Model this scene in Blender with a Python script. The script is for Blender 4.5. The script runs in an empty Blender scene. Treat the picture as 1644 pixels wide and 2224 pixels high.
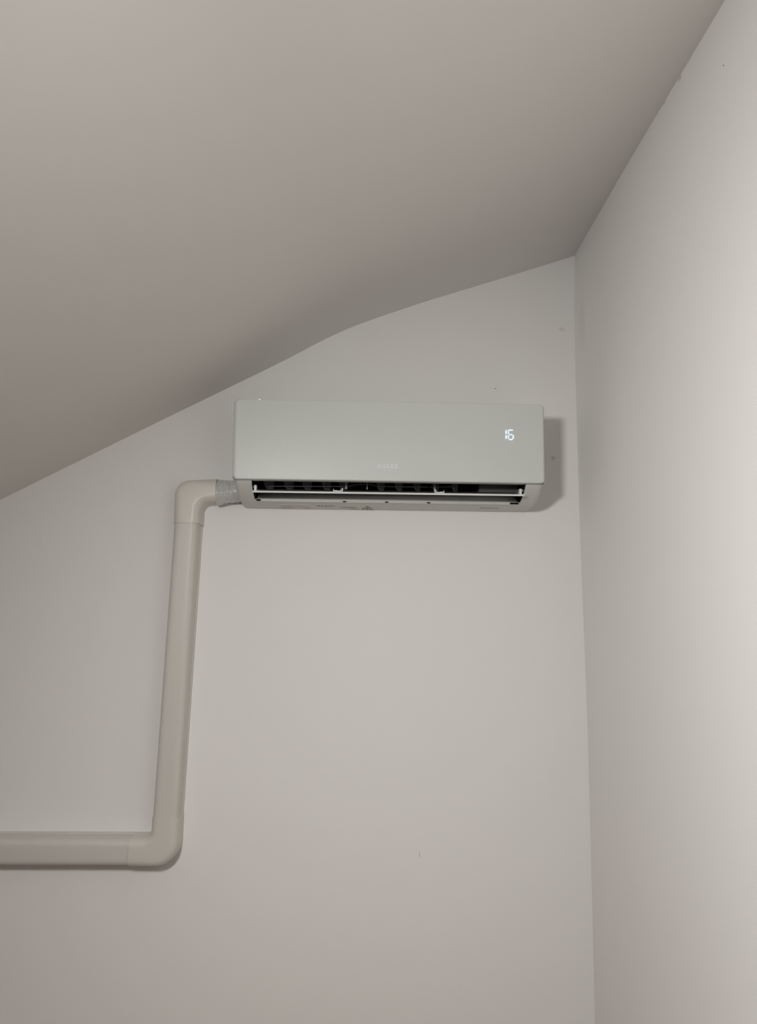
import bpy, bmesh, math, random
from mathutils import Vector, Matrix
scene = bpy.context.scene
COL = scene.collection
random.seed(4)

# ------------------------------------------------------------------ camera
cam_data = bpy.data.cameras.new('camera')
cam = bpy.data.objects.new('camera', cam_data)
COL.objects.link(cam)
pitch, yaw, roll = math.radians(8.62644), math.radians(1.70887), math.radians(0.76545)
fwd = Vector((math.sin(yaw)*math.cos(pitch), math.cos(yaw)*math.cos(pitch), math.sin(pitch)))
rt0 = Vector((math.cos(yaw), -math.sin(yaw), 0)); up0 = rt0.cross(fwd)
rt = rt0*math.cos(roll) + up0*math.sin(roll)
up = -rt0*math.sin(roll) + up0*math.cos(roll)
M = Matrix((rt, up, -fwd)).transposed().to_4x4()
M.translation = Vector((0, -2.2, 1.5))
cam.matrix_world = M
cam_data.sensor_fit = 'HORIZONTAL'
cam_data.sensor_width = 36.0
cam_data.lens = 1600/1644*36.0
cam_data.clip_start = 0.02
scene.camera = cam

# ------------------------------------------------------------------ world, lights, exposure
world = bpy.data.worlds.new('world'); scene.world = world
world.use_nodes = True
world.node_tree.nodes['Background'].inputs[0].default_value = (0.75, 0.85, 1.0, 1)
world.node_tree.nodes['Background'].inputs[1].default_value = 0.3

# the lamp of the room: a small spotlight head left of and a little above the viewer, turned towards the side wall
ld = bpy.data.lights.new('lamp_head', 'AREA'); ld.shape = 'DISK'; ld.size = 0.26; ld.energy = 26.2; ld.color = (1.0, 0.985, 0.955)
lo = bpy.data.objects.new('lamp_head', ld); COL.objects.link(lo); lo.location = (-0.52, -2.0, 1.94)
lo.rotation_euler = Vector((0.624, 0.332, -0.707)).to_track_quat('-Z', 'Y').to_euler()
# soft fill light added behind the viewer, set at the unseen window
wd = bpy.data.lights.new('rear_fill', 'AREA'); wd.shape = 'RECTANGLE'; wd.size = 1.5; wd.size_y = 1.2
wd.energy = 2.5; wd.color = (1.0, 0.99, 0.97)
wo = bpy.data.objects.new('rear_fill', wd); COL.objects.link(wo)
wo.location = (-0.6, -5.15, 1.25); wo.rotation_euler = (math.radians(90), 0, 0)

vs = scene.view_settings
vs.view_transform = 'Standard'; vs.look = 'None'; vs.exposure = 0.0; vs.gamma = 1.0; vs.use_curve_mapping = False

# ------------------------------------------------------------------ helpers
def new_mat(name, color, rough=0.5, spec=0.5, metal=0.0, noise=0.0, nscale=8.0, bump=0.0, bscale=60.0, coat=0.0, emit=None, estr=0.0, spots=()):
    m = bpy.data.materials.new(name); m.use_nodes = True
    nt = m.node_tree; b = nt.nodes['Principled BSDF']
    b.inputs['Base Color'].default_value = (*color, 1)
    b.inputs['Roughness'].default_value = rough
    b.inputs['Specular IOR Level'].default_value = spec
    b.inputs['Metallic'].default_value = metal
    b.inputs['Coat Weight'].default_value = coat
    if emit:
        b.inputs['Emission Color'].default_value = (*emit, 1); b.inputs['Emission Strength'].default_value = estr
    tc = nt.nodes.new('ShaderNodeTexCoord')
    last = None
    if noise > 0:
        n = nt.nodes.new('ShaderNodeTexNoise'); n.inputs['Scale'].default_value = nscale; n.inputs['Detail'].default_value = 4
        nt.links.new(tc.outputs['Object'], n.inputs['Vector'])
        mx = nt.nodes.new('ShaderNodeMix'); mx.data_type = 'RGBA'
        mx.inputs['A'].default_value = (*[c*(1-noise) for c in color], 1)
        mx.inputs['B'].default_value = (*[min(1, c*(1+noise)) for c in color], 1)
        nt.links.new(n.outputs['Fac'], mx.inputs['Factor'])
        last = mx.outputs['Result']
    for (p, r, soft, col, strength) in spots:       # small stains / holes and a painted corner shade, each with its own place
        sub = nt.nodes.new('ShaderNodeVectorMath'); sub.operation = 'SUBTRACT'; sub.inputs[1].default_value = p
        nt.links.new(tc.outputs['Object'], sub.inputs[0])
        scl = nt.nodes.new('ShaderNodeVectorMath'); scl.operation = 'MULTIPLY'
        scl.inputs[1].default_value = tuple(1.0/q for q in r)
        nt.links.new(sub.outputs[0], scl.inputs[0])
        ln = nt.nodes.new('ShaderNodeVectorMath'); ln.operation = 'LENGTH'; nt.links.new(scl.outputs[0], ln.inputs[0])
        mr = nt.nodes.new('ShaderNodeMapRange'); mr.inputs['From Min'].default_value = 1.0 - soft; mr.inputs['From Max'].default_value = 1.0
        mr.inputs['To Min'].default_value = strength; mr.inputs['To Max'].default_value = 0.0
        mr.interpolation_type = 'SMOOTHSTEP'
        nt.links.new(ln.outputs['Value'], mr.inputs['Value'])
        mx = nt.nodes.new('ShaderNodeMix'); mx.data_type = 'RGBA'
        nt.links.new(mr.outputs['Result'], mx.inputs['Factor'])
        if last: nt.links.new(last, mx.inputs['A'])
        else: mx.inputs['A'].default_value = (*color, 1)
        mx.inputs['B'].default_value = (*col, 1)
        last = mx.outputs['Result']
    if last: nt.links.new(last, b.inputs['Base Color'])
    if bump > 0:
        n = nt.nodes.new('ShaderNodeTexNoise'); n.inputs['Scale'].default_value = bscale; n.inputs['Detail'].default_value = 5
        nt.links.new(tc.outputs['Object'], n.inputs['Vector'])
        bp = nt.nodes.new('ShaderNodeBump'); bp.inputs['Strength'].default_value = bump; bp.inputs['Distance'].default_value = 0.002
        nt.links.new(n.outputs['Fac'], bp.inputs['Height']); nt.links.new(bp.outputs['Normal'], b.inputs['Normal'])
    return m

def link(name, bm, mat, parent=None, smooth=None, recalc=True):
    if recalc: bmesh.ops.recalc_face_normals(bm, faces=bm.faces[:])
    me = bpy.data.meshes.new(name); bm.to_mesh(me); bm.free()
    o = bpy.data.objects.new(name, me); COL.objects.link(o)
    if mat: me.materials.append(mat)
    if smooth is not None:
        me.shade_smooth()
        me.set_sharp_from_angle(angle=math.radians(smooth))
    if parent: o.parent = parent
    return o

def tag(o, label=None, cat=None, group=None, kind=None):
    if label: o['label'] = label
    if cat: o['category'] = cat
    if group: o['group'] = group
    if kind: o['kind'] = kind
    return o

def thing(name, loc, label, cat, group=None):
    o = bpy.data.objects.new(name, None); COL.objects.link(o); o.location = loc
    o.empty_display_size = 0.05
    return tag(o, label, cat, group)

def add_box(bm, x0, x1, y0, y1, z0, z1):
    v = [bm.verts.new(p) for p in [(x0,y0,z0),(x1,y0,z0),(x1,y1,z0),(x0,y1,z0),(x0,y0,z1),(x1,y0,z1),(x1,y1,z1),(x0,y1,z1)]]
    fs = [bm.faces.new([v[i] for i in q]) for q in [(0,3,2,1),(4,5,6,7),(0,1,5,4),(1,2,6,5),(2,3,7,6),(3,0,4,7)]]
    return v, fs

def bevel_all(bm, w, seg=3):
    bmesh.ops.bevel(bm, geom=bm.edges[:], offset=w, segments=seg, affect='EDGES', profile=0.5)

def add_prism(bm, poly, axis, a0, a1):
    """poly = list of 2D points; axis 'x': (y,z) extruded in x; 'y': (x,z) extruded in y"""
    def P(p, a):
        return (a, p[0], p[1]) if axis == 'x' else (p[0], a, p[1]) if axis == 'y' else (p[0], p[1], a)
    A = [bm.verts.new(P(p, a0)) for p in poly]; B = [bm.verts.new(P(p, a1)) for p in poly]
    n = len(poly)
    bm.faces.new(A); bm.faces.new(B[::-1])
    for i in range(n):
        bm.faces.new((A[i], B[i], B[(i+1) % n], A[(i+1) % n]))
    return A, B

def add_tube(bm, pts, r, n=10, caps=True):
    pts = [Vector(p) for p in pts]; rings = []
    for i, p in enumerate(pts):
        t = (pts[min(i+1, len(pts)-1)] - pts[max(i-1, 0)]).normalized()
        a = t.cross(Vector((0, 0, 1)));
        if a.length < 1e-3: a = t.cross(Vector((0, 1, 0)))
        a.normalize(); b = t.cross(a)
        rings.append([bm.verts.new(p + a*r*math.cos(2*math.pi*k/n) + b*r*math.sin(2*math.pi*k/n)) for k in range(n)])
    for A, B in zip(rings, rings[1:]):
        for k in range(n): bm.faces.new((A[k], A[(k+1) % n], B[(k+1) % n], B[k]))
    if caps: bm.faces.new(rings[0]); bm.faces.new(rings[-1][::-1])

# ------------------------------------------------------------------ materials
WALLC = (0.80, 0.793, 0.775)
DARK = (0.05, 0.045, 0.04)
m_wall = new_mat('wall_paint', WALLC, 0.85, 0.25, noise=0.012, nscale=3.0, bump=0.05, bscale=30, spots=[
    ((0.4251, 0, 2.2294), (0.0021, 0.02, 0.0021), 0.4, DARK, 0.9),
    ((0.6010, 0, 2.0110), (0.0085, 0.02, 0.0085), 0.8, (0.45, 0.43, 0.40), 0.6),
    ((0.6383, 0, 2.4290), (0.017, 0.02, 0.010), 0.9, (0.55, 0.53, 0.49), 0.45),
    ((0.1945, 0, 0.8560), (0.0013, 0.02, 0.0125), 0.5, (0.30, 0.28, 0.26), 0.55),
    ((-1.005, 0, 1.100), (0.020, 0.02, 0.006), 0.9, (0.62, 0.60, 0.57), 0.4)])
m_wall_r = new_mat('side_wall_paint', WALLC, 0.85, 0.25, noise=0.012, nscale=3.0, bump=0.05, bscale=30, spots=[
    ((0.68, -0.9663, 2.5560), (0.03, 0.0024, 0.0019), 0.4, DARK, 0.9),
    ((0.68, -0.2265, 2.2669), (0.03, 0.0020, 0.0018), 0.4, DARK, 0.8),
    ((0.68, -0.075, 2.42), (0.03, 0.045, 0.14), 0.9, (0.62, 0.62, 0.60), 0.28),  # soft upright shade near the corner, painted into the wall colour
    ((0.68, -0.790, 2.672), (0.03, 0.011, 0.0075), 0.7, (0.42, 0.39, 0.37), 0.55),
    ((0.68, -0.7098, 2.676), (0.03, 0.009, 0.006), 0.7, (0.42, 0.39, 0.37), 0.5)])
m_ceil = new_mat('ceiling_paint', (0.745, 0.727, 0.710), 0.9, 0.2, noise=0.010, nscale=2.5, bump=0.05, bscale=25)
m_floor = new_mat('floor_boards', (0.20, 0.125, 0.08), 0.5, 0.4, noise=0.15, nscale=5)
m_white = new_mat('window_frame_paint', (0.8, 0.8, 0.8), 0.4)
m_glass_out = new_mat('window_daylight_glass', (0.7, 0.75, 0.8), 0.1)
m_panel = new_mat('panel_plastic', (0.62, 0.645, 0.622), 0.42, 0.4)
m_case = new_mat('casing_plastic', (0.62, 0.63, 0.605), 0.45, 0.4)
m_vane_light = new_mat('flap_plastic', (0.76, 0.77, 0.76), 0.4, 0.4)
m_duct = new_mat('outlet_plastic', (0.44, 0.44, 0.435), 0.55, 0.3)
m_cavity = new_mat('cavity_shade_clip_black', (0.012, 0.012, 0.012), 0.7, 0.2)  # near-black stands in for shade inside the grey outlet; also colours the clips
m_vane_dark = new_mat('vane_plastic', (0.15, 0.15, 0.15), 0.5, 0.4)
m_seam = new_mat('seam_plastic', (0.36, 0.36, 0.35), 0.6)
m_flap_up = new_mat('flap_inner_plastic', (0.11, 0.11, 0.107), 0.5, 0.3)
m_motor = new_mat('motor_cover_plastic', (0.10, 0.10, 0.092), 0.6, 0.3)
m_led = new_mat('led_segment', (0.12, 0.14, 0.16), 0.5, emit=(0.76, 0.90, 1.0), estr=0.93)
m_logo = new_mat('logo_chrome', (0.92, 0.93, 0.92), 0.3, 0.5, metal=0.25)
m_print = new_mat('label_print', (0.25, 0.24, 0.22), 0.7)
m_print_l = new_mat('label_print_faint', (0.44, 0.43, 0.40), 0.7)
m_sticker = new_mat('label_film', (0.60, 0.585, 0.555), 0.4)
m_tri = new_mat('label_triangle', (0.22, 0.20, 0.12), 0.6)
m_tri_y = new_mat('label_yellow', (0.56, 0.53, 0.40), 0.6)
m_screw = new_mat('latch_metal', (0.9, 0.9, 0.9), 0.2, metal=0.6)
m_trunk = new_mat('trunking_pvc', (0.60, 0.575, 0.54), 0.42, 0.45, noise=0.01, nscale=10)
m_elbow = new_mat('elbow_pvc', (0.62, 0.60, 0.555), 0.36, 0.4)
m_base = new_mat('trunking_base_pvc', (0.60, 0.58, 0.54), 0.5)
m_wrap = new_mat('plastic_wrap', (0.56, 0.56, 0.55), 0.14, 0.7, coat=0.6, noise=0.14, nscale=60)

def wrinkle(m, scale, strength, dist):
    nt = m.node_tree; b = nt.nodes['Principled BSDF']
    tc = nt.nodes.new('ShaderNodeTexCoord'); mp = nt.nodes.new('ShaderNodeMapping'); mp.inputs['Scale'].default_value = scale
    mp.inputs['Rotation'].default_value = (0, math.radians(14), 0)
    n = nt.nodes.new('ShaderNodeTexNoise'); n.inputs['Scale'].default_value = 1.0; n.inputs['Detail'].default_value = 3; n.inputs['Distortion'].default_value = 0.6
    bp = nt.nodes.new('ShaderNodeBump'); bp.inputs['Strength'].default_value = strength; bp.inputs['Distance'].default_value = dist
    nt.links.new(tc.outputs['Object'], mp.inputs['Vector']); nt.links.new(mp.outputs['Vector'], n.inputs['Vector'])
    nt.links.new(n.outputs['Fac'], bp.inputs['Height']); nt.links.new(bp.outputs['Normal'], b.inputs['Normal'])
    nt.links.new(bp.outputs['Normal'], b.inputs['Coat Normal'])
wrinkle(m_wrap, (230, 26, 26), 0.9, 0.004)

# ------------------------------------------------------------------ setting
YF = -5.2          # wall behind the viewer
XL = -3.0          # low knee wall on the left
XR = 0.68
# profile of the sloping ceiling along x (x, z)
PROF = [(-3.05, 0.765), (-2.0, 1.338), (-1.4, 1.667), (-1.063, 1.8496), (-0.9334, 1.9215), (-0.8018, 1.994), (-0.6685, 2.0675), (-0.5334, 2.141),
        (-0.3964, 2.2155), (-0.3134, 2.2600), (-0.2017, 2.3222), (-0.1171, 2.3730), (-0.0317, 2.4175), (0.0835, 2.4640), (0.1996, 2.5085),
        (0.3168, 2.5490), (0.4349, 2.5900), (0.554, 2.6320), (0.6877, 2.6805), (0.80, 2.720)]
def prof_smooth(pr, n=3):
    pts = pr
    for _ in range(n):                      # Chaikin corner cutting keeps the bend soft
        q = [pts[0]]
        for a, b in zip(pts, pts[1:]):
            q.append((a[0]*.75+b[0]*.25, a[1]*.75+b[1]*.25)); q.append((a[0]*.25+b[0]*.75, a[1]*.25+b[1]*.75))
        q.append(pts[-1]); pts = q
    return pts
PS = prof_smooth(PROF, 2)
def ceil_z(x):
    for a, b in zip(PS, PS[1:]):
        if a[0] <= x <= b[0]: return a[1] + (b[1]-a[1])*(x-a[0])/(b[0]-a[0])
    return PS[-1][1]
# ceiling slab
bm = bmesh.new()
poly = PS + [(p[0], p[1]+0.12) for p in PS[::-1]]
n = len(PS)
ys = [0.12, 0.0, -0.6, -1.2, -2.0, -3.0, -4.2, YF-0.1]
rows = [[bm.verts.new((x, y, z)) for x, z in PS] for y in ys]
rows2 = [[bm.verts.new((x, y, z+0.12)) for x, z in PS] for y in ys]
for R_, flip in ((rows, 1), (rows2, 0)):
    for A, B in zip(R_, R_[1:]):
        for i in range(n-1): bm.faces.new((A[i], A[i+1], B[i+1], B[i]))
for i in range(n-1):
    bm.faces.new((rows[0][i], rows2[0][i], rows2[0][i+1], rows[0][i+1])); bm.faces.new((rows[-1][i], rows[-1][i+1], rows2[-1][i+1], rows2[-1][i]))
for A, B, A2, B2 in zip(rows, rows[1:], rows2, rows2[1:]):
    bm.faces.new((A[0], B[0], B2[0], A2[0])); bm.faces.new((A[-1], A2[-1], B2[-1], B[-1]))
tag(link('ceiling', bm, m_ceil, smooth=40), 'white plastered sloping ceiling, bending flatter towards the right', kind='structure')
# corner line of the back wall and the side wall (slightly uneven plaster)
CORN = [(0.0, 0.680), (0.4167, 0.6815), (0.7427, 0.6835), (0.9908, 0.6845), (1.1828, 0.6848), (1.38, 0.683), (1.5827, 0.6805),
        (1.8053, 0.6780), (2.0057, 0.6775), (2.1521, 0.6770), (2.4537, 0.6790), (2.6722, 0.6860), (2.80, 0.6875)]
# back wall
bm = bmesh.new()
top = [(x, z+0.004) for x, z in PS if XL-0.1 < x < 0.79]
pw = [(XL-0.1, 0.0)] + top + [(0.79, 0.0)]
add_prism(bm, pw, 'y', 0.0, 0.12)
tag(link('wall_back', bm, m_wall), 'white plastered gable wall carrying the air conditioner', kind='structure')
# side wall on the right
bm = bmesh.new()
wy = [0.06, 0.0, -0.03, -0.08, -0.2, -0.45, -1.0, -2.0, -3.5, YF-0.1]
def side_x(z, y):
    for (za, xa), (zb, xb) in zip(CORN, CORN[1:]):
        if za <= z <= zb: xc = xa + (xb-xa)*(z-za)/(zb-za); break
    else: xc = CORN[-1][1]
    w = max(0.0, 1-(-y)/0.45) if y < 0 else 1.0
    return XR + (xc-XR)*w
zz = prof_smooth([(z, x) for z, x in CORN], 1)
zz = [z for z, _ in zz]
zs = [z for z in zz]
CORN_S = prof_smooth(CORN, 2); CORN = CORN_S
G = [[bm.verts.new((side_x(z, y), y, z)) for z in zs] for y in wy]
Gb = [[bm.verts.new((0.79, y, z)) for z in (zs[0], zs[-1])] for y in wy]
for A, B in zip(G, G[1:]):
    for i in range(len(zs)-1): bm.faces.new((A[i], A[i+1], B[i+1], B[i]))
for A, B, Ga, Gc in zip(Gb, Gb[1:], G, G[1:]):
    bm.faces.new((A[0], B[0], B[1], A[1])); bm.faces.new((A[1], B[1], Gc[-1], Ga[-1])); bm.faces.new((A[0], Ga[0], Gc[0], B[0]))
bm.faces.new([*G[0], Gb[0][1], Gb[0][0]]); bm.faces.new([*G[-1], Gb[-1][1], Gb[-1][0]])
tag(link('wall_right', bm, m_wall_r, smooth=40), 'tall white side wall on the right', kind='structure')
# the rest of the room, outside the frame
bm = bmesh.new(); add_box(bm, XL-0.12, XL, YF, 0.0, 0.0, ceil_z(XL)+0.03)
tag(link('wall_left', bm, m_wall), 'low white knee wall', kind='structure')
bm = bmesh.new()
pf = [(XL-0.1, 0.0)] + [(x, z+0.004) for x, z in PS if XL-0.1 < x < 0.79] + [(0.79, 0.0)]
add_prism(bm, pf, 'y', YF-0.12, YF)
tag(link('wall_front', bm, m_wall), 'white gable wall with a window behind the viewer', kind='structure')
bm = bmesh.new(); add_box(bm, XL-0.12, 0.79, YF-0.1, 0.12, -0.1, 0.0)
tag(link('floor', bm, m_floor), 'brown wooden floor', kind='structure')
bm = bmesh.new()
for (a, b_, c, d) in ((-1.42, -1.35, 0.6, 1.9), (0.15, 0.22, 0.6, 1.9), (-1.42, 0.22, 0.58, 0.65), (-1.42, 0.22, 1.85, 1.92), (-0.63, -0.57, 0.6, 1.9)):
    add_box(bm, a, b_, YF, YF+0.04, c, d)
tag(link('window_1', bm, m_white), 'white framed window behind the viewer', kind='structure')

# ------------------------------------------------------------------ air conditioner
AC = thing('air_conditioner', (0.09, 0.0, 1.84), 'white split air conditioner with open flap and lit 16, high on the gable wall', 'air conditioner')
AC.rotation_euler = (0, -0.0048, 0)
xl, xr, ol, orr = -0.4325, 0.4340, -0.3835, 0.3835
full = [(-0.002, 0.0), (-0.070, 0.004), (-0.098, 0.0085), (-0.124, 0.0165), (-0.146, 0.0260), (-0.165, 0.0365), (-0.176, 0.0440), (-0.1810, 0.0492), (-0.1740, 0.0510), (-0.174, 0.268), (-0.180, 0.275), (-0.002, 0.275)]
bm = bmesh.new()
def inset_profile(d):
    """the cheek outline pulled inwards by d along its underside and front"""
    out = []
    for k, p in enumerate(full):
        if k == 0 or k >= 8:
            q = (p[0], p[1] + (d if k == 0 else 0)) if k in (0,) else p
            out.append(q); continue
        a, b_ = Vector(full[k-1]), Vector(full[k+1]); t = (b_-a).normalized(); nrm = Vector((-t.y, t.x))
        if nrm.y < 0: nrm = -nrm
        out.append((p[0]+nrm.x*d, p[1]+nrm.y*d))
    return out
RB = 0.015
for inner, outer_x, sg in ((ol, xl, -1), (orr, xr, 1)):
    stations = [(inner, 0.0)] + [(outer_x - sg*RB*(1-math.sin(t)), RB*(1-math.cos(t))) for t in [math.pi/2*k/7 for k in range(8)]]
    rg = [[bm.verts.new((x, y, z)) for y, z in inset_profile(d)] for x, d in stations]
    n = len(full)
    for A, B in zip(rg, rg[1:]):
        for k in range(n): bm.faces.new((A[k], A[(k+1) % n], B[(k+1) % n], B[k]))
    bm.faces.new(rg[0]); bm.faces.new(rg[-1])
# middle: bottom strip with lip, back and top around the outlet
mid = [(-0.002, 0.0), (-0.070, 0.004), (-0.0935, 0.0076), (-0.0935, 0.0096), (-0.0980, 0.0106), (-0.0980, 0.0128), (-0.094, 0.0135), (-0.072, 0.0225), (-0.052, 0.0340), (-0.030, 0.044), (-0.010, 0.060),
       (-0.010, 0.150), (-0.186, 0.150), (-0.186, 0.268), (-0.180, 0.275), (-0.002, 0.275)]
add_prism(bm, mid, 'x', ol, orr)
casing = link('casing', bm, m_case, AC, smooth=35)
# outlet floor, then cavity sheets coloured near-black in place of shade
bm = bmesh.new()
ln = [(-0.0935, 0.0142), (-0.0900, 0.0185), (-0.0845, 0.0255), (-0.0775, 0.0325), (-0.0680, 0.0385)]
e = 0.0015
def sheet(bm, pts, x0, x1, th=0.001):
    A = [bm.verts.new((x0, y, z)) for y, z in pts]; B = [bm.verts.new((x1, y, z)) for y, z in pts]
    for i in range(len(pts)-1): bm.faces.new((A[i], A[i+1], B[i+1], B[i]))
sheet(bm, ln, ol+e+0.006, orr-e-0.006)
tray = link('outlet_floor', bm, m_duct, AC, smooth=40)
tray.modifiers.new('solid', 'SOLIDIFY').thickness = 0.0006
bm = bmesh.new()
sheet(bm, [(-0.068, 0.0385), (-0.050, 0.0400), (-0.030, 0.0455), (-0.0115, 0.0612), (-0.0115, 0.1485), (-0.1855, 0.1485)], ol+e, orr-e)
for x in (ol+e, orr-e):
    v = [bm.verts.new((x, y, z)) for y, z in [(-0.0905, 0.0138), (-0.072, 0.0240), (-0.052, 0.0355), (-0.030, 0.0455), (-0.0115, 0.0612), (-0.0115, 0.1485), (-0.1835, 0.1485), (-0.1835, 0.0550), (-0.165, 0.0380), (-0.146, 0.0275), (-0.124, 0.0180), (-0.100, 0.0115)]]
    bm.faces.new(v)
link('outlet_cavity', bm, m_cavity, AC, smooth=40)
# little dark clips under the lip
for x in (-0.126, -0.004, 0.118):
    bm = bmesh.new(); add_box(bm, x-0.0045, x+0.0045, -0.0990, -0.0955, 0.0068, 0.0094)
    link('lip_clip', bm, m_cavity, AC)
for x0, x1 in ((ol+0.004, ol+0.016), (orr-0.028, orr-0.004)):
    bm = bmesh.new(); add_box(bm, x0, x1, -0.1010, -0.094, 0.0070, 0.0120); bevel_all(bm, 0.001, 2)
    link('lip_end_slot', bm, m_cavity, AC)
# shallow seam along the underside behind the lip
bm = bmesh.new(); add_box(bm, ol+0.012, -0.006, -0.0800, -0.0795, 0.0048, 0.0066)
add_box(bm, 0.006, orr-0.012, -0.0800, -0.0795, 0.0048, 0.0066)
link('underside_seam', bm, m_seam, AC)

# front panel: a slab whose sides roll back softly
bm = bmesh.new()
px0, px1 = -0.4372, 0.4366
def rrect(x0, x1, z0, z1, r, y):
    pts = []
    for cx, cz, a0 in ((x1-r, z1-r, 0), (x0+r, z1-r, 90), (x0+r, z0+r, 180), (x1-r, z0+r, 270)):
        for k in range(7):
            a = math.radians(a0+15*k); pts.append((cx+r*math.cos(a), cz+r*math.sin(a)))
    return [bm.verts.new((x, y + (0.2785-z)/0.2265*0.010*(1 if y < -0.170 else 0), z)) for x, z in pts]
rings = [rrect(px0, px1, 0.052, 0.2785, 0.010, -0.166)]
for k in range(9):
    t = math.pi/2*k/8; c = 1-math.cos(t); d = 1-math.sin(t)
    rings.append(rrect(px0+0.0130*c, px1-0.0075*c, 0.052+0.0030*c, 0.2785-0.0025*c, 0.010-0.002*c, -0.200+0.0100*d))
for A, B in zip(rings, rings[1:]):
    for k in range(len(A)): bm.faces.new((A[k], A[(k+1) % len(A)], B[(k+1) % len(A)], B[k]))
bm.faces.new(rings[0]); bm.faces.new(rings[-1])
panel = link('front_panel', bm, m_panel, AC, smooth=35)
def panel_y(z): return -0.190 - (z-0.052)/(0.2265)*0.010
# LED digits 1 and 6: rounded seven-segment bars on the panel
def seg(bm, x0, z0, x1, z1, w):
    """bar with rounded ends from (x0,z0) to (x1,z1), lying on the panel"""
    a = math.atan2(z1-z0, x1-x0); pts = []
    L = w/2
    for k in range(9): t = a+math.pi/2+math.pi*k/8; pts.append((x0+L*math.cos(t), z0+L*math.sin(t)))
    for k in range(9): t = a-math.pi/2+math.pi*k/8; pts.append((x1+L*math.cos(t), z1+L*math.sin(t)))
    A = [bm.verts.new((x, panel_y(z)-0.0006, z)) for x, z in pts]; B = [bm.verts.new((x, panel_y(z)+0.0008, z)) for x, z in pts]
    n = len(pts); bm.faces.new(A); bm.faces.new(B[::-1])
    for i in range(n): bm.faces.new((A[i], B[i], B[(i+1) % n], A[(i+1) % n]))
ox, oz, pxm = 0.3012, 0.2206, 1/27.4*0.001258
def dg(px, py): return ox + px*pxm, oz - (py)*pxm + (px*pxm)*0.004
def digit(name, bars):
    bm = bmesh.new()
    for (ax, ay, bx, by, w) in bars:
        (x0, z0), (x1, z1) = dg(ax, ay), dg(bx, by); seg(bm, x0, z0, x1, z1, w*pxm)
    return link(name, bm, m_led, panel)
d1 = digit('led_digit', [(560, 445, 560, 610, 100), (562, 765, 562, 910, 105)])
d6 = digit('led_digit', [(735, 400, 945, 402, 78), (706, 465, 706, 625, 78), (775, 688, 925, 690, 76), (702, 765, 702, 905, 80), (993, 760, 993, 905, 95), (765, 988, 925, 988, 84)])
d1['label'] = 'glowing white LED digit 1'; d6['label'] = 'glowing white LED digit 6'
# maker's lettering with its ring mark
bm = bmesh.new()
LX, LZ, LH = -0.0375, 0.0893, 0.0098
def stroke(bm, pts, w):
    for a, b in zip(pts, pts[1:]):
        seg(bm, LX+a[0]*LH, LZ+a[1]*LH, LX+b[0]*LH, LZ+b[1]*LH, w*LH)
arc = [(0.62+0.62*math.cos(t), 0.5+0.5*math.sin(t)) for t in [math.radians(d) for d in range(50, 311, 26)]]
stroke(bm, arc, 0.18); stroke(bm, [(0.55, 0.5), (1.25, 0.5)], 0.18); stroke(bm, [(1.25, 0.5), (1.05, 0.15)], 0.16)
def let_G(x): stroke(bm, [(x+0.85, 0.95), (x+0.15, 0.95), (x, 0.8), (x, 0.2), (x+0.15, 0.05), (x+0.85, 0.05), (x+0.85, 0.45), (x+0.45, 0.45)], 0.17)
def let_R(x): stroke(bm, [(x, 0.0), (x, 0.95), (x+0.7, 0.95), (x+0.8, 0.8), (x+0.8, 0.6), (x+0.7, 0.45), (x, 0.45)], 0.17); stroke(bm, [(x+0.4, 0.45), (x+0.82, 0.0)], 0.17)
def let_E(x): stroke(bm, [(x+0.8, 0.95), (x, 0.95), (x, 0.05), (x+0.8, 0.05)], 0.17); stroke(bm, [(x, 0.5), (x+0.7, 0.5)], 0.17)
let_G(1.75); let_R(2.95); let_E(4.1); let_E(5.25)
lg = link('lettering', bm, m_logo, panel); lg['label'] = 'small silver raised lettering'

# horizontal flap
bm = bmesh.new()
fl = [(-0.1655, 0.0195), (-0.1665, 0.0218), (-0.1655, 0.0247), (-0.150, 0.0285), (-0.125, 0.0355), (-0.100, 0.0410), (-0.095, 0.0415), (-0.0955, 0.0395), (-0.125, 0.0315), (-0.150, 0.0240)]
A, B = add_prism(bm, fl, 'x', -0.3825, 0.3845)
bevel_ends = [e for e in bm.edges if (e.verts[0] in A[:3] and e.verts[1] in A[:3]) or (e.verts[0] in B[:3] and e.verts[1] in B[:3])]
bmesh.ops.bevel(bm, geom=bevel_ends, offset=0.003, segments=2, affect='EDGES')
flap = link('flap', bm, m_vane_light, AC, smooth=30)
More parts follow.
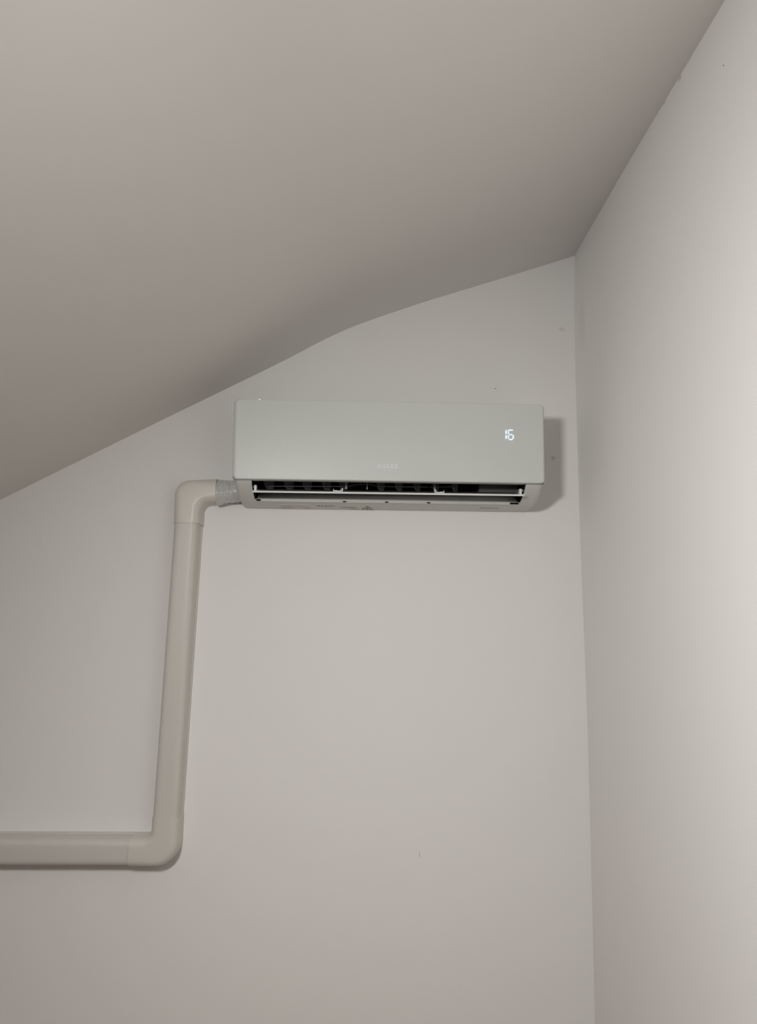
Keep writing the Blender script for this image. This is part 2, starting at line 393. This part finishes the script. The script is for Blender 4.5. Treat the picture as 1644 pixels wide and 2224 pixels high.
# dark upper face of the flap
bm = bmesh.new(); sheet(bm, [(-0.1590, 0.0268), (-0.150, 0.0290), (-0.125, 0.0360), (-0.100, 0.0415)], -0.366, 0.366)
o = link('flap_upper_face', bm, m_flap_up, flap); o.modifiers.new('solid', 'SOLIDIFY').thickness = 0.0005
for s, x in ((-1, -0.3755), (1, 0.3735)):
    bm = bmesh.new()
    add_box(bm, x-0.0035, x+0.0035, -0.158, -0.138, 0.0255, 0.0425)
    bevel_all(bm, 0.001, 2)
    bmp = [(x+s*0.0030, -0.150, 0.0385), (x+s*0.0095, -0.150, 0.0385)]
    add_tube(bm, bmp, 0.0028, 10)
    link('flap_hinge', bm, m_vane_light, flap, smooth=40)
for x, s in ((-0.1445, 1), (0.1435, -1)):
    bm = bmesh.new()
    add_box(bm, x-0.0130, x+0.0130, -0.158, -0.142, 0.0268, 0.0296)
    add_box(bm, x+s*0.0120, x+s*0.0145, -0.158, -0.142, 0.0268, 0.0370)
    add_box(bm, x+s*0.0085, x+s*0.0105, -0.152, -0.142, 0.0296, 0.0355)
    add_box(bm, x-s*0.0120, x-s*0.0108, -0.158, -0.146, 0.0296, 0.0345)
    add_box(bm, x-s*0.0075, x-s*0.0030, -0.152, -0.146, 0.0296, 0.0318)
    link('flap_bracket', bm, m_vane_light, flap)
# vertical vanes
for x in (-0.344, -0.287, -0.234, -0.178, -0.128, -0.020, 0.033, 0.087, 0.1405, 0.197):
    bm = bmesh.new()
    cs, sn = math.cos(0.45), math.sin(0.45)
    pr = []
    for (u, z) in [(-0.030, 0.098), (-0.030, 0.060), (-0.022, 0.048), (-0.010, 0.043), (0.012, 0.043), (0.022, 0.052), (0.026, 0.098)]:
        pr.append((u, z))
    A = []; B = []
    for u, z in pr:
        for lst, t in ((A, -0.001), (B, 0.001)):
            lst.append(bm.verts.new((x + u*sn + t*cs, -0.085 + u*cs - t*sn, z)))
    bm.faces.new(A); bm.faces.new(B[::-1])
    for i in range(len(A)): bm.faces.new((A[i], B[i], B[(i+1) % len(A)], A[(i+1) % len(A)]))
    link('vertical_vane', bm, m_vane_dark, AC)
for pts in ([(-0.344, -0.108, 0.0485), (-0.14, -0.108, 0.0505), (-0.112, -0.108, 0.0515), (-0.092, -0.108, 0.0570), (-0.050, -0.108, 0.0575), (-0.028, -0.108, 0.0525), (0.02, -0.108, 0.0520), (0.115, -0.108, 0.0525)],
            [(0.120, -0.108, 0.0520), (0.165, -0.108, 0.0535), (0.200, -0.108, 0.0545)]):
    bm = bmesh.new(); add_tube(bm, pts, 0.0012, 8); link('vane_rod', bm, m_vane_dark, AC, smooth=40)
m_post = new_mat('post_plastic', (0.24, 0.24, 0.235), 0.5)
for x, w in ((-0.1215, 0.0022), (-0.0615, 0.0012), (0.1330, 0.0018)):
    bm = bmesh.new(); add_box(bm, x-w, x+w, -0.122, -0.114, 0.0405, 0.1485)
    add_box(bm, x-w*1.6, x+w*1.6, -0.124, -0.112, 0.0405, 0.0450)
    link('outlet_post', bm, m_post, AC)
bm = bmesh.new(); add_box(bm, 0.2650, orr-0.003, -0.100, -0.014, 0.0400, 0.147); bevel_all(bm, 0.002, 2)
link('motor_cover', bm, m_motor, AC)
# printing and stickers on the underside
def on_under(y):   # z of the underside at depth y
    return 0.0 + (-0.002-y)/0.068*0.004
def decal(bm, x0, x1, y0, y1, h=0.0004):
    add_box(bm, x0, x1, y0, y1, 0, 0.0001)
    for v in bm.verts[-8:]:
        base = on_under(v.co.y); v.co.z = base - (h if v.co.z < 0.00005 else -0.0003)
bm = bmesh.new(); decal(bm, -0.322, -0.221, -0.062, -0.010, 0.0004)
lab = link('energy_label', bm, m_sticker, casing)
bm = bmesh.new()
bm.verts.ensure_lookup_table()
def bars(bm, rows):
    for (x0, x1, y, w) in rows:
        x = x0
        while x < x1:
            l = random.uniform(0.002, 0.006)
            bm.verts.ensure_lookup_table()
            k = len(bm.verts)
            add_box(bm, x, min(x+l, x1), y-w, y+w, 0, 0.0001)
            bm.verts.ensure_lookup_table()
            for v in bm.verts[k:]: v.co.z = on_under(v.co.y) - (0.0007 if v.co.z < 0.00005 else 0.0002)
            x += l+random.uniform(0.001, 0.003)
bars(bm, [(-0.316, -0.285, -0.046, 0.0030), (-0.290, -0.262, -0.054, 0.002), (-0.262, -0.232, -0.040, 0.0030), (-0.316, -0.250, -0.034, 0.002)])
link('label_text', bm, m_print_l, lab)
bm = bmesh.new(); bars(bm, [(-0.312, -0.281, -0.018, 0.0022)])
link('label_text', bm, m_print, lab)
bm = bmesh.new(); bars(bm, [(-0.246, -0.226, -0.018, 0.0026)])
link('label_text', bm, m_print, lab)
bm = bmesh.new(); bars(bm, [(-0.209, -0.156, -0.048, 0.0055)])
link('serial_print', bm, m_print, casing)
bm = bmesh.new(); bars(bm, [(-0.138, -0.090, -0.036, 0.003), (-0.138, -0.096, -0.026, 0.003), (-0.108, -0.084, -0.014, 0.003)])
link('notice_print', bm, m_print_l, casing)
bm = bmesh.new()
def tri(bm, cx, y0, y1, hw, z):
    v = [bm.verts.new((cx-hw, y1, on_under(y1)-z)), bm.verts.new((cx+hw, y1, on_under(y1)-z)), bm.verts.new((cx, y0, on_under(y0)-z))]
    w = [bm.verts.new((q.co.x, q.co.y, q.co.z+z+0.0003)) for q in v]
    bm.faces.new(v); bm.faces.new(w[::-1])
    for i in range(3): bm.faces.new((v[i], w[i], w[(i+1) % 3], v[(i+1) % 3]))
tri(bm, -0.0585, -0.056, -0.006, 0.0185, 0.0004)
wt = link('warning_triangle', bm, m_tri, casing)
bm = bmesh.new(); tri(bm, -0.0585, -0.046, -0.010, 0.0125, 0.0007); link('triangle_fill', bm, m_tri_y, wt)
bm = bmesh.new(); tri(bm, -0.0585, -0.040, -0.013, 0.0040, 0.0010); link('flame_mark', bm, m_tri, wt)
bm = bmesh.new(); bars(bm, [(0.276, 0.329, -0.050, 0.0035)]); link('rating_print', bm, m_print, casing)
# shiny latch on the top edge
bm = bmesh.new(); add_box(bm, -0.3722, -0.3600, -0.1985, -0.175, 0.2778, 0.2798); bevel_all(bm, 0.0006, 2)
link('top_latch', bm, m_screw, AC, smooth=40)

# ------------------------------------------------------------------ trunking
#           distance from the edge, height off the wall
SEC = [(0.0000, 0.002), (0.0018, 0.029), (0.0034, 0.0470), (0.0046, 0.0525), (0.0075, 0.0573), (0.0115, 0.0602), (0.0160, 0.0616), (0.021, 0.0621), (0.026, 0.0622)]
def loft_cover(bm, inner, outer, sec, thick=None):
    """inner / outer = matching lists of (x,z); the section rises from both edges and meets in a flat face"""
    rings = []
    for (xi, zi), (xo, zo) in zip(inner, outer):
        I = Vector((xi, 0, zi)); O = Vector((xo, 0, zo)); d = (O-I).normalized()
        ring = [bm.verts.new(I + d*s + Vector((0, -h, 0))) for s, h in sec] + [bm.verts.new(O - d*s + Vector((0, -h, 0))) for s, h in sec[::-1]]
        rings.append(ring)
    n = len(rings[0])
    for A, B in zip(rings, rings[1:]):
        for i in range(n-1): bm.faces.new((A[i], A[i+1], B[i+1], B[i]))
        bm.faces.new((A[n-1], A[0], B[0], B[n-1]))
    bm.faces.new(rings[0]); bm.faces.new(rings[-1][::-1])
def corner_path(p0, c, p1, r, n=14):
    p0, c, p1 = Vector(p0), Vector(c), Vector(p1)
    a = (p0-c).normalized(); b = (p1-c).normalized()
    s, t = c+a*r, c+b*r
    out = [tuple(p0)]
    cen = c+a*r+b*r
    for k in range(n+1):
        th = math.pi/2*k/n
        q = cen - b*r*math.cos(th) - a*r*math.sin(th)
        out.append(tuple(q))
    out.append(tuple(p1)); return out
def dens(a, b, n=8): return [(a[0]+(b[0]-a[0])*k/n, a[1]+(b[1]-a[1])*k/n) for k in range(n+1)]
def grow(sec, g): return [(s, h if i == 0 else h+g) for i, (s, h) in enumerate(sec)]
LEAN = (-0.4745-(-0.4600))/(0.9568-1.7882)
def trunk_x(z): return -0.4745 + (z-0.9568)*LEAN
# upright length
z0, z1 = 0.958, 1.790
T1 = thing('trunking', (trunk_x(z0)-0.0375, 0, z0), 'long upright cream plastic trunking length below the air conditioner hose', 'trunking', None)
off = Vector(T1.location)
def loc_list(lst): return [(x-off.x, z-off.z) for x, z in lst]
bm = bmesh.new()
loft_cover(bm, loc_list(dens((trunk_x(z0)-0.075, z0), (trunk_x(z1)-0.075, z1))), loc_list(dens((trunk_x(z0), z0), (trunk_x(z1), z1))), SEC)
link('cover', bm, m_trunk, T1, smooth=50)
def base_plate(bm, a0, a1, b0, b1):
    sec = [(0.0, 0.0), (0.0, 0.009), (0.0016, 0.0105), (0.006, 0.0107)]
    loft_cover(bm, dens(a0, a1, 2), dens(b0, b1, 2), sec)
bm = bmesh.new()
L = loc_list([(trunk_x(z0)-0.0762, z0), (trunk_x(z1)-0.0762, z1), (trunk_x(z0)+0.0012, z0), (trunk_x(z1)+0.0012, z1)])
base_plate(bm, L[0], L[1], L[2], L[3]); link('base_channel', bm, m_base, T1)
# level length
x0, x1 = -1.9, -0.598
T2 = thing('trunking', (x0, 0, 0.8365), 'level cream plastic trunking length running off low at the left', 'trunking', None)
off = Vector(T2.location)
zt0, zt1 = 0.9085, 0.9115
bm = bmesh.new()
loft_cover(bm, loc_list(dens((x1, zt1), (x0, zt0))), loc_list(dens((x1, zt1-0.075), (x0, zt0-0.075))), SEC)
link('cover', bm, m_trunk, T2, smooth=50)
bm = bmesh.new()
L = loc_list([(x1, zt1+0.0025), (x0, zt0+0.0025), (x1, zt1-0.0762), (x0, zt0-0.0762)])
base_plate(bm, L[0], L[1], L[2], L[3]); link('base_channel', bm, m_base, T2)
# elbows
def elbow(name, inner, outer, label, sec, loc):
    bm = bmesh.new()
    loft_cover(bm, [(x-loc[0], z-loc[2]) for x, z in inner], [(x-loc[0], z-loc[2]) for x, z in outer], sec)
    o = link(name, bm, m_elbow, None, smooth=50); o.location = loc
    return tag(o, label, 'trunking elbow')
SECE = [(0.0000, 0.0005), (0.0018, 0.029), (0.0036, 0.0470), (0.0056, 0.0535), (0.0090, 0.0587), (0.0135, 0.0622), (0.0190, 0.0642), (0.0245, 0.0649), (0.030, 0.0650)]
zc = 0.9650
inn = corner_path((-0.6035, 0.9140), (trunk_x(zc)-0.0775, 0.9140), (trunk_x(zc)-0.0775, zc), 0.017)
out = corner_path((-0.6035, 0.8335), (trunk_x(zc)+0.0030, 0.8335), (trunk_x(zc)+0.0030, zc), 0.062)
elbow('trunking_elbow', inn, out, 'lower cream plastic elbow turning the trunking level to the left', SECE, (-0.55, 0, 0.835))
zb = 1.7825
inn = corner_path((trunk_x(zb)+0.0045, zb), (trunk_x(zb)+0.0045, 1.8440), (-0.4140, 1.8440), 0.024)
out = corner_path((trunk_x(zb)-0.0775, zb), (trunk_x(zb)-0.0790, 1.9105), (-0.4140, 1.9200), 0.042)
elbow('trunking_elbow', inn, out, 'upper cream plastic elbow turning the trunking towards the air conditioner', SECE, (-0.50, 0, 1.83))
# plastic-wrapped hose between elbow and unit
bm = bmesh.new()
rings = []
NX, NA = 60, 64
for i in range(NX+1):
    t = i/NX; x = -0.418 + t*0.082
    cz = 1.8795 + t*0.005; ry = 0.026 + 0.002*math.sin(t*9); rz = 0.0355 - 0.004*t
    ring = []
    for k in range(NA):
        a = 2*math.pi*k/NA
        am = 0.45 + 0.55*math.sin(a*3.0 + t*7.0)*math.sin(a*1.7 - t*11.0)
        w = 0.0011*am*math.sin(t*58 + 2.2*math.sin(a*1.0+t*3)) + 0.0007*math.sin(t*31 + a*4.0 + 2*math.sin(a*3)) + 0.0005*math.sin(t*97-a*6)
        w += 0.0065*max(0, 1-t/0.42)*math.sin(min(1, t/0.10)*math.pi/2)*(1 if math.sin(a) < 0 else 0.25)
        ring.append(bm.verts.new((x+0.4, -0.034 + (ry+w)*math.cos(a), cz-1.88 + (rz+w)*math.sin(a))))
    rings.append(ring)
for A, B in zip(rings, rings[1:]):
    for k in range(NA): bm.faces.new((A[k], A[(k+1) % NA], B[(k+1) % NA], B[k]))
bm.faces.new(rings[0]); bm.faces.new(rings[-1][::-1])
o = link('wrapped_hose', bm, m_wrap, smooth=60); o.location = (-0.4, 0, 1.88)
tag(o, 'short hose wrapped in clear wrinkled plastic film, between upper elbow and air conditioner', 'hose')
